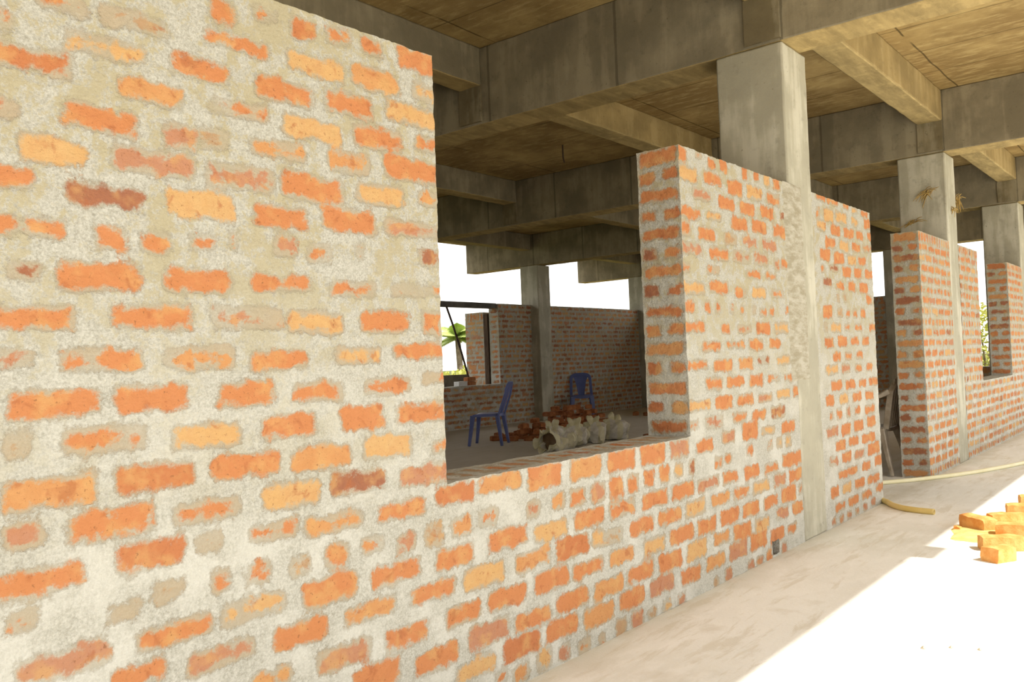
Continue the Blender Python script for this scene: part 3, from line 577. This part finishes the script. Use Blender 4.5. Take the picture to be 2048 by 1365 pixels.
# ---------------------------------------------------------------- plastic chairs
def plastic_chair(name, label, loc, rz, mat, group=None):
    root = empty(name, label, 'chair', loc, rz, group)
    # seat: dished rounded plate with a skirt
    b = MB(); N = 12; vs = []; w = .215
    def rr(a, b_):
        # squircle mapping of the unit square
        return a*math.sqrt(1-.32*b_*b_), b_*math.sqrt(1-.32*a*a)
    for j in range(N+1):
        for i in range(N+1):
            a, c = rr(2*i/N-1, 2*j/N-1); vs.append((a*w*(1+.05*c), c*.215, .425+.014*(a*a)+.012*max(0, -c)**2-.02*max(0, c-.6)**2*4))
    fs = [(j*(N+1)+i, j*(N+1)+i+1, (j+1)*(N+1)+i+1, (j+1)*(N+1)+i) for j in range(N) for i in range(N)]
    ring = [i for i in range(N)] + [j*(N+1)+N for j in range(N)] + [N*(N+1)+i for i in range(N, 0, -1)] + [j*(N+1) for j in range(N, 0, -1)]
    n0 = len(vs); vs += [(vs[i][0]*1.035, vs[i][1]*1.035, vs[i][2]-.038) for i in ring]; m = len(ring)
    fs += [(ring[k], n0+k, n0+(k+1) % m, ring[(k+1) % m]) for k in range(m)]
    n1 = len(vs); vs += [(vs[i][0], vs[i][1], vs[i][2]-.012) for i in range((N+1)**2)]
    fs += [(n1+a, n1+d, n1+c, n1+b_) for a, b_, c, d in fs[:N*N]]
    b.add(vs, fs); b.build('seat', mat, root)
    for sx in (-1, 1):
        for sy in (-1, 1):
            b = MB(); b.bar([(sx*.185, sy*.175, .415), (sx*.20, sy*.195, .26), (sx*.222, sy*.232, 0)], [.085,.068,.046], [.055,.045,.034], up=(0,1,0)); b.build('leg', mat, root, bevel=.006)
    # back: arched rim with a wide splat in the middle
    path = []; ws = []; K = 9
    for k in range(K): t = k/(K-1); path.append((-.205+.012*t, -.19-.105*t, .415+.30*t)); ws.append(.056)
    for k in range(1, 12): a = math.pi*(1-k/12); path.append((math.copysign(.193*abs(math.cos(a))**.6, math.cos(a)), -.295-.035*math.sin(a), .715+.125*math.sin(a)**.6)); ws.append(.056+.016*math.sin(a))
    for k in range(K): t = 1-k/(K-1); path.append((.205-.012*t, -.19-.105*t, .415+.30*t)); ws.append(.056)
    b = MB(); b.bar(path, .022, ws, up=None) if False else None
    vs = []; fs = []
    pv = [Vector(p) for p in path]
    for i, p in enumerate(pv):
        tn = (pv[min(i+1, len(pv)-1)]-pv[max(i-1, 0)]).normalized(); nrm = Vector((0, -1, -.33)).normalized(); sd = tn.cross(nrm).normalized(); h = ws[i]/2
        for a, c in ((-h, -.011), (h, -.011), (h, .011), (-h, .011)): vs.append(tuple(p+sd*a+nrm*c))
    for i in range(len(pv)-1):
        for k in range(4): fs.append((i*4+k, i*4+(k+1) % 4, (i+1)*4+(k+1) % 4, (i+1)*4+k))
    fs += [(3,2,1,0), tuple(len(vs)-4+k for k in range(4))]
    b.add(vs, fs); br = b.build('backrest', mat, root, bevel=.006)
    b = MB(); rows = 12; vs = []; fs = []
    for side in (0, 1):
        for j in range(rows+1):
            t = j/rows; z = .42+.385*t; half = .062+.05*math.sin(t*math.pi*.5)**1.5+.035*max(0, t-.7)/.3
            y = -.192-.13*t - .012*side
            for i in range(7): a = i/3-1; vs.append((half*a, y+.012*a*a, z+(.02*(1-a*a) if j == rows else 0)))
    n = (rows+1)*7
    for j in range(rows):
        for i in range(6):
            a, c = j*7+i, j*7+i+1; fs.append((a, a+7, c+7, c)); fs.append((n+a, n+c, n+c+7, n+a+7))
        for i in (0, 6): a = j*7+i; q = (a, a+7, n+a+7, n+a); fs.append(q if i else q[::-1])
    b.add(vs, fs); b.build('splat', mat, br)
    return root
plastic_chair('plastic_chair', 'blue plastic chair seen from the side, nearer one under the far window', (8.94, 5.94, 0), math.radians(28), M['blue'], 'blue plastic chairs')
plastic_chair('plastic_chair', 'blue plastic chair with its back to the dark wall, right of the column', (13.95, 7.84, 0), math.radians(128), M['blue'], 'blue plastic chairs')
def armchair(loc, rz):
    mat = M['chair_grey']
    root = empty('plastic_armchair', 'dusty pale plastic armchair half hidden in the doorway', 'chair', loc, rz)
    b = MB(); N = 10; vs = []
    for j in range(N+1):
        for i in range(N+1):
            a, c = 2*i/N-1, 2*j/N-1; vs.append((a*.235, c*.22, .42+.02*a*a-.02*(1-c*c)+.01*c))
    fs = [(j*(N+1)+i, j*(N+1)+i+1, (j+1)*(N+1)+i+1, (j+1)*(N+1)+i) for j in range(N) for i in range(N)]
    n1 = len(vs); vs += [(p[0]*1.02, p[1]*1.02, p[2]-.03) for p in vs]
    fs += [(n1+a, n1+d, n1+c, n1+b_) for a, b_, c, d in fs[:N*N]]
    ring = [i for i in range(N)] + [j*(N+1)+N for j in range(N)] + [N*(N+1)+i for i in range(N, 0, -1)] + [j*(N+1) for j in range(N, 0, -1)]; m = len(ring)
    fs += [(ring[k], n1+ring[k], n1+ring[(k+1) % m], ring[(k+1) % m]) for k in range(m)]
    b.add(vs, fs); b.build('seat', mat, root)
    for sx in (-1, 1):
        for sy in (-1, 1):
            b = MB(); b.bar([(sx*.215, sy*.19, .41), (sx*.245, sy*.225, .24), (sx*.27, sy*.275, 0)], [.10,.07,.045], [.06,.045,.03], up=(0,1,0)); b.build('leg', mat, root, bevel=.008)
        b = MB(); b.bar([(sx*.215,-.262,.745), (sx*.255,-.20,.71), (sx*.275,-.05,.66), (sx*.275,.12,.645), (sx*.265,.215,.62), (sx*.25,.235,.52), (sx*.235,.22,.41)], [.03,.04,.05,.05,.05,.05,.05], [.05,.035,.022,.022,.025,.022,.022]); b.build('arm', mat, root, bevel=.006)
    b = MB(); b.bar([(-.205,-.22,.41), (-.215,-.255,.62), (-.21,-.278,.745), (-.12,-.305,.83), (0,-.315,.86), (.12,-.305,.83), (.21,-.278,.745), (.215,-.255,.62), (.205,-.22,.41)], [.025]*9, [.05,.05,.05,.06,.065,.06,.05,.05,.05], up=(0,-1,0)); br = b.build('backrest', mat, root, bevel=.006)
    for k in range(5):
        x = -.14+.07*k; b = MB(); b.bar([(x*.8,-.225,.42), (x,-.262,.62), (x*1.02,-.30,.85)], .04, .012, up=(0,-1,0)); b.build('slat', mat, br)
    return root
armchair((8.14, .585, 0), 0)

# ---------------------------------------------------------------- sacks
def sack(label, loc, rz, size, seed, open_=False, tuft=True):
    root = empty('cement_sack', label, 'sack', loc, rz, 'woven sacks in a row')
    r = random.Random(seed); nu, nv = 36, 20; vs = []; fs = []; off = Vector((seed*3.1, 0, 0)); L, Wd, H = size
    def P(u, v):
        # lying sack: axis along local x, tied end at +x
        a = 2*math.pi*u/nu; t = v/nv*2-1
        e = lambda c, k: math.copysign(abs(c)**k, c)
        rad = max(0, 1-abs(t)**4.5)**.5
        x = t*L/2; y = e(math.cos(a), .8)*Wd/2*rad; z = H/2+e(math.sin(a), .8)*H/2*rad
        p = Vector((x, y, z)); n = noise.noise_vector((p+off)*5)*.075+noise.noise_vector((p+off)*13)*.035
        n.x *= .6; p += n; p += Vector((0, y, z-H/2))*.10*math.sin(t*17+seed+2*math.sin(a*2)+3*abs(math.sin(a))); p.z -= .03*math.sin(t*5+seed)*max(0, z/H-.3); p.z = max(p.z, 0.0)
        return p
    lo = 3 if open_ else 0
    for v in range(lo, nv+1):
        for u in range(nu): vs.append(tuple(P(u, v)))
    rows = nv+1-lo
    for v in range(rows-1):
        for u in range(nu): u2 = (u+1) % nu; fs.append((v*nu+u, v*nu+u2, (v+1)*nu+u2, (v+1)*nu+u))
    b = MB(); b.add(vs, [f[::-1] for f in fs]); b.build('sack_body', M['sack'], root)
    # frayed mouth: ruffled collar
    b = MB(); vs = []; K = 5; c0 = Vector((-L/2+.03, 0, H*.55))
    for k in range(K):
        t = k/(K-1)
        for u in range(nu):
            a = 2*math.pi*u/nu
            if open_:
                q = P(u, lo); p = q + Vector((-.05*t-.03*t*math.sin(a*5+seed), (q.y)*.18*t, (q.z-H/2)*.30*t+.03*t*math.sin(a*7)))
                p.z = max(p.z, .002)
            else:
                rr = .035+.075*t*(1+.35*math.sin(a*5+seed)+.2*math.sin(a*9)); p = c0 + Vector((-.10*t+.02*math.sin(a*3), rr*math.cos(a), rr*math.sin(a)+.10*t))
            vs.append(tuple(p))
    for k in range(K-1):
        for u in range(nu): u2 = (u+1) % nu; b.f.append((k*nu+u, k*nu+u2, (k+1)*nu+u2, (k+1)*nu+u))
    b.v = vs
    mo = b.build('frayed_mouth', M['fringe'], root); s = mo.modifiers.new('thickness', 'SOLIDIFY'); s.thickness = .004
    if open_:
        b = MB(); ring = [P(u, lo+2)*.97 for u in range(nu)]; b.v = [tuple(p) for p in ring]+[(ring[0].x+.02, 0, H*.45)]
        b.f = [(u, (u+1) % nu, nu) for u in range(nu)]; o = b.build('sack_filling', M['cement'], root); o['label'] = 'brown filling inside the open sack'
    return root
sack('open torn sack with brown filling, leftmost in the row of sacks', (8.42, 4.36, 0), math.radians(-14), (.46,.30,.25), 1, True)
sack('sack with a tall yellow frayed mouth, second from left in the row', (8.74, 4.68, 0), math.radians(-146), (.46,.25,.26), 2)
sack('pale striped sack in the middle of the row', (9.17, 4.62, 0), math.radians(-142), (.46,.26,.26), 3)
sack('pale sack second from the right end of the row', (9.62, 4.60, 0), math.radians(-136), (.46,.26,.25), 4)
sack('rightmost yellowish sack at the end of the row', (10.08, 4.58, 0), math.radians(-140), (.44,.29,.25), 5)

# ---------------------------------------------------------------- loose bricks
def place(mesh_obj, loc, rz, label, group=None, rx=0, ry=0):
    o = mesh_obj.copy(); COL.objects.link(o); o.location = loc; o.rotation_euler = (rx, ry, rz)
    return tag(o, label, 'brick', group)
red = [brick_mesh(20+i, L=(.22,.22,.21,.15,.12)[i], broken=(0,0,0,.6,.5)[i]).build('brick', M['loose_red']) for i in range(5)]
och = [brick_mesh(40+i, L=(.225,.225,.23,.155,.225,.225,.22)[i], H=.08, amp=.009, broken=(0,0,0,.25,0,0,0)[i]).build('brick', M['loose']) for i in range(7)]
# veranda heap at the right edge
def veranda(i, x, y, rz, label, z=0.0):
    o = och[i]; o.location = (x, y, z); o.rotation_euler = (0, 0, math.radians(rz)); tag(o, label, 'brick', 'loose bricks on the veranda floor')
veranda(0, 5.835, -.750, 49, 'brick with a shaded long side, leftmost on the veranda floor')
veranda(1, 6.01, -.885, -56, 'brick lying behind the leftmost veranda brick')
veranda(2, 5.70, -.985, -84, 'brick at the right frame edge, in front of the heap middle')
veranda(3, 5.02, -1.005, -27, 'broken half brick, nearest to the camera on the sunlit floor')
veranda(4, 5.30, -.97, -62, 'brick lying directly behind the nearest half brick')
veranda(5, 6.40, -.92, -75, 'brick farther back at the right frame edge of the veranda')
veranda(6, 6.80, -.93, -70, 'uppermost farthest veranda brick, cut by the right frame edge')
o = brick_mesh(60, .05, .04, .028, .008).build('brick_chip', M['loose']); o.location = (5.745,-.655,0); tag(o, 'small brick chip beside the leftmost veranda brick', 'brick chip')
b = MB(); K = 28; b.v = [(5.66,-.74,.012)]
for ring, z in ((.5, .010), (.85, .005), (1.0, -.001)):
    for k in range(K):
        a = 2*math.pi*k/K; rr = ring*(1+.3*noise.noise(Vector((math.cos(a)*1.5, math.sin(a)*1.5, 3)))); b.v.append((5.72+.34*rr*math.cos(a), -.79+.17*rr*math.sin(a), z))
for k in range(K):
    k2 = (k+1) % K; b.f.append((0, 1+k, 1+k2))
    for q in range(2): b.f.append((1+q*K+k, 1+(q+1)*K+k, 1+(q+1)*K+k2, 1+q*K+k2))
tag(b.build('brick_sand', M['sand']), 'thin ochre brick dust spilled under the veranda bricks', 'sand', kind='stuff')
for i, (x, y, s) in enumerate(((3.42,-1.03,.012), (3.48,-1.11,.010), (3.51,-1.20,.009))):
    o = brick_mesh(70+i, s*2, s*1.4, s*.9, .003).build('stone_chip', M['stone']); o.location = (x, y, 0); tag(o, 'tiny stone chip on the sunlit floor at bottom right', 'stone chip', 'stone chips on the floor')
# heap inside the hall
r9 = random.Random(9)
heap_lab = 'red brick in the untidy heap behind the sacks, before the back column'
used = {}
def drop(layer, n, cx, cy, sx, sy):
    k = 0; tries = 0; here = used.setdefault(layer, [])
    while k < n and tries < 4000:
        tries += 1; x = cx+r9.uniform(-1, 1)*sx; y = cy+r9.uniform(-1, 1)*sy
        if any((x-a)**2+(y-c)**2 < .23**2 for a, c in here): continue
        here.append((x, y)); i = r9.randrange(5)
        o = red[i].copy(); COL.objects.link(o); o.location = (x, y, layer*.0795); o.rotation_euler = (r9.uniform(-.025,.025)*(layer > 0), r9.uniform(-.025,.025)*(layer > 0), r9.uniform(0, 3.14))
        tag(o, heap_lab, 'brick', 'bricks heaped inside the hall'); k += 1
ax = math.atan2(.35, 2.3)
drop(0, 26, 10.9, 6.15, 1.05, .42); drop(0, 9, 9.76, 5.98, .3, .32); drop(1, 20, 11.05, 6.2, .85, .34); drop(1, 4, 9.85, 5.95, .22, .2); drop(2, 14, 11.3, 6.25, .6, .28); drop(3, 9, 11.4, 6.28, .42, .22); drop(4, 5, 11.45, 6.3, .28, .16); drop(2, 2, 9.85, 5.95, .15, .12)
for m, (x, y, rz, lab) in zip(red, ((14.54, 6.97, .4, 'dark brick on the floor near the dark corner column'), (14.43, 6.62, 1.2, 'brick lying just right of the window view, on the hall floor'), (10.24, 4.16, .8, 'brick beside the right jamb, past the rightmost sack'), (8.30, 6.75, .3, 'brick on the floor left of the nearer blue chair'), (8.52, 6.95, 1.9, 'broken brick on the floor behind the nearer blue chair'))):
    m.location = (x, y, 0); m.rotation_euler = (0, 0, rz); tag(m, lab, 'brick', 'bricks scattered on the hall floor')

# ---------------------------------------------------------------- hoses, straw, rebar
def smooth(pts, n=8):
    P = [Vector(p) for p in pts]; P = [P[0]*2-P[1]]+P+[P[-1]*2-P[-2]]; out = []
    for i in range(1, len(P)-2):
        for k in range(n):
            t = k/n; a, b_, c, d = P[i-1:i+3]
            out.append(.5*((2*b_)+(-a+c)*t+(2*a-5*b_+4*c-d)*t*t+(-a+3*b_-3*c+d)*t**3))
    return out+[P[-2]]
b = MB(); b.tube(smooth([(6.15,1.5,.018),(6.75,.85,.018),(7.15,.42,.018),(7.40,.23,.018),(7.74,.01,.018),(8.32,-.26,.018),(9.1,-.50,.018),(10.2,-.75,.018),(11.6,-.95,.018)]), .0175, 12)
tag(b.build('garden_hose', M['hose']), 'long pale hose crossing the doorway and curving along the veranda floor', 'hose')
b = MB(); b.tube(smooth([(6.62,.75,.018),(6.60,.35,.018),(6.565,.08,.018),(6.46,-.035,.018),(6.33,-.12,.018),(6.24,-.22,.018),(6.20,-.33,.018),(6.19,-.42,.018)]), .016, 12, caps=False)
h = b.build('garden_hose', M['hose_y']); sm = h.modifiers.new('wall_thickness', 'SOLIDIFY'); sm.thickness = .004
tag(h, 'short yellow hose end lying at the corner of the near wall', 'hose')
def tuft(loc, dirs, n, ln, label, seed):
    r = random.Random(seed); b = MB(); c = Vector(loc)
    for k in range(n):
        d = Vector(r.choice(dirs)) + Vector((r.uniform(-.5,.5), r.uniform(-.5,.5), r.uniform(-.6,.3))); d.normalize(); l = ln*r.uniform(.5, 1)
        p0 = c+Vector((r.uniform(-.01,.01), r.uniform(-.03,.03), r.uniform(-.02,.02))); p1 = p0+d*l*.5; p2 = p0+d*l+Vector((0,0,-.25*l))
        b.tube([p0, p1, p2], [.004,.0035,.002], 5)
    tag(b.build('straw_tuft', M['straw']), label, 'straw', 'straw tufts on the column')
tuft((8.945,.16,2.63), ((0,1,-.4),(0,.9,-.6),(0,-.6,.3)), 30, .15, 'largest straw tuft, stuck to the side of the second column', 1)
tuft((9.33,-.008,2.58), ((.3,-.1,-1),(.4,-.2,.6),(.2,0,-.3)), 26, .11, 'straw tuft at the right edge of the second column front', 2)
tuft((9.14,-.008,2.47), ((-.5,-.1,-.5),(.5,-.1,-.4)), 18, .07, 'small straw tuft on the front of the second column', 3)
tuft((8.945,.30,2.36), ((0,1,-.3),(0,-.8,.4)), 16, .11, 'lowest straw tuft on the side of the second column', 4)
b = MB(); b.tube(smooth([(7.89,3.73,3.62),(7.89,3.73,3.5),(7.91,3.74,3.44),(7.97,3.77,3.42)], 4), .009, 6); tag(b.build('rebar_stub', M['iron']), 'bent rusty iron stub hanging from the hall ceiling', 'iron rod')

# ---------------------------------------------------------------- trees beyond the building
def palm(loc, h, seed, label, fl=1.6):
    r = random.Random(seed); root = empty('palm_tree', label, 'tree', loc, r.random()*6, 'trees beyond the building')
    b = MB(); b.tube([(0,0,0),(.05,.02,h*.5),(.0,.08,h)], [.16,.12,.10], 10); b.build('trunk', M['trunk'], root)
    for k in range(15):
        a = k*2.4+r.uniform(-.2,.2); el = r.uniform(-.15, 1.1); b = MB(); pts = []
        for i in range(9):
            t = i/8; d = fl*t; z = math.sin(el)*d - .45*d*d/fl
            pts.append(Vector((math.cos(a)*math.cos(el)*d, math.sin(a)*math.cos(el)*d+.08, h+z)))
        b.tube(pts, [.025*(1-.8*i/8) for i in range(9)], 5)
        for i in range(1, 9):
            for q in range(4):
                t = (i-1+q/4)/8; p = pts[i-1].lerp(pts[i], q/4); tn = (pts[i]-pts[i-1]).normalized(); sd = tn.cross(Vector((0,0,1))).normalized(); l = fl*.33*math.sin(math.pi*min(.97, t+.12))**.7
                for s in (-1, 1):
                    e = p+(sd*s+tn*.5+Vector((0,0,-.45))).normalized()*l; w = tn*.03
                    b.add([p-w, p+w, (p+e)/2+w*.9, e, (p+e)/2-w*.9], [(0,1,2,3,4)])
        b.build('frond', M['leaf'], root, smooth=False)
    return root
def bush(loc, rx, rz, n, seed, label):
    r = random.Random(seed); root = empty('bush', label, 'bush', loc, 0, 'trees beyond the building'); b = MB(); st = MB()
    for k in range(n):
        while True:
            p = Vector((r.uniform(-1,1), r.uniform(-1,1), r.uniform(-1,1)))
            if p.length < 1 and (p.length > .5 or r.random() < .3): break
        p = Vector((p.x*rx, p.y*rx, rz*(1+p.z))); d = Vector((r.gauss(0,1), r.gauss(0,1), r.gauss(.3,.8))).normalized(); s = d.cross(Vector((r.random(), r.random(), 1))).normalized()
        l = r.uniform(.10,.2); b.add([p, p+d*l*.5+s*l*.3, p+d*l, p+d*l*.5-s*l*.3], [(0,1,2,3)])
    b.build('foliage', M['leaf2'], root, smooth=False)
    for k in range(6): a = k*1.05; st.tube([(0,0,-.02),(math.cos(a)*rx*.3, math.sin(a)*rx*.3, rz),(math.cos(a)*rx*.6, math.sin(a)*rx*.6, rz*1.6)], [.04,.03,.012], 5)
    st.build('stems', M['trunk'], root)
GZ = -.32
palm((20.6, 19.9, GZ), 2.3, 1, 'young palm seen through the far left window, left one', 1.3)
palm((23.6, 20.2, GZ), 2.5, 2, 'young palm beside the leaning pole, right one of two', 1.3)
bush((19.1, 16.4, GZ), .95, .62, 1500, 4, 'yellow green bush at the bottom of the far left window')
bush((21.3, 17.6, GZ), .95, .66, 1500, 5, 'yellow green bush nearest the leaning pole outside')
bush((28.0, 22.6, GZ), 1.2, .8, 1500, 6, 'pale bush behind the brick jamb of the far window')
bush((30.0, 3.6, GZ), 1.6, 1.4, 2600, 8, 'green tree top visible through the second window')
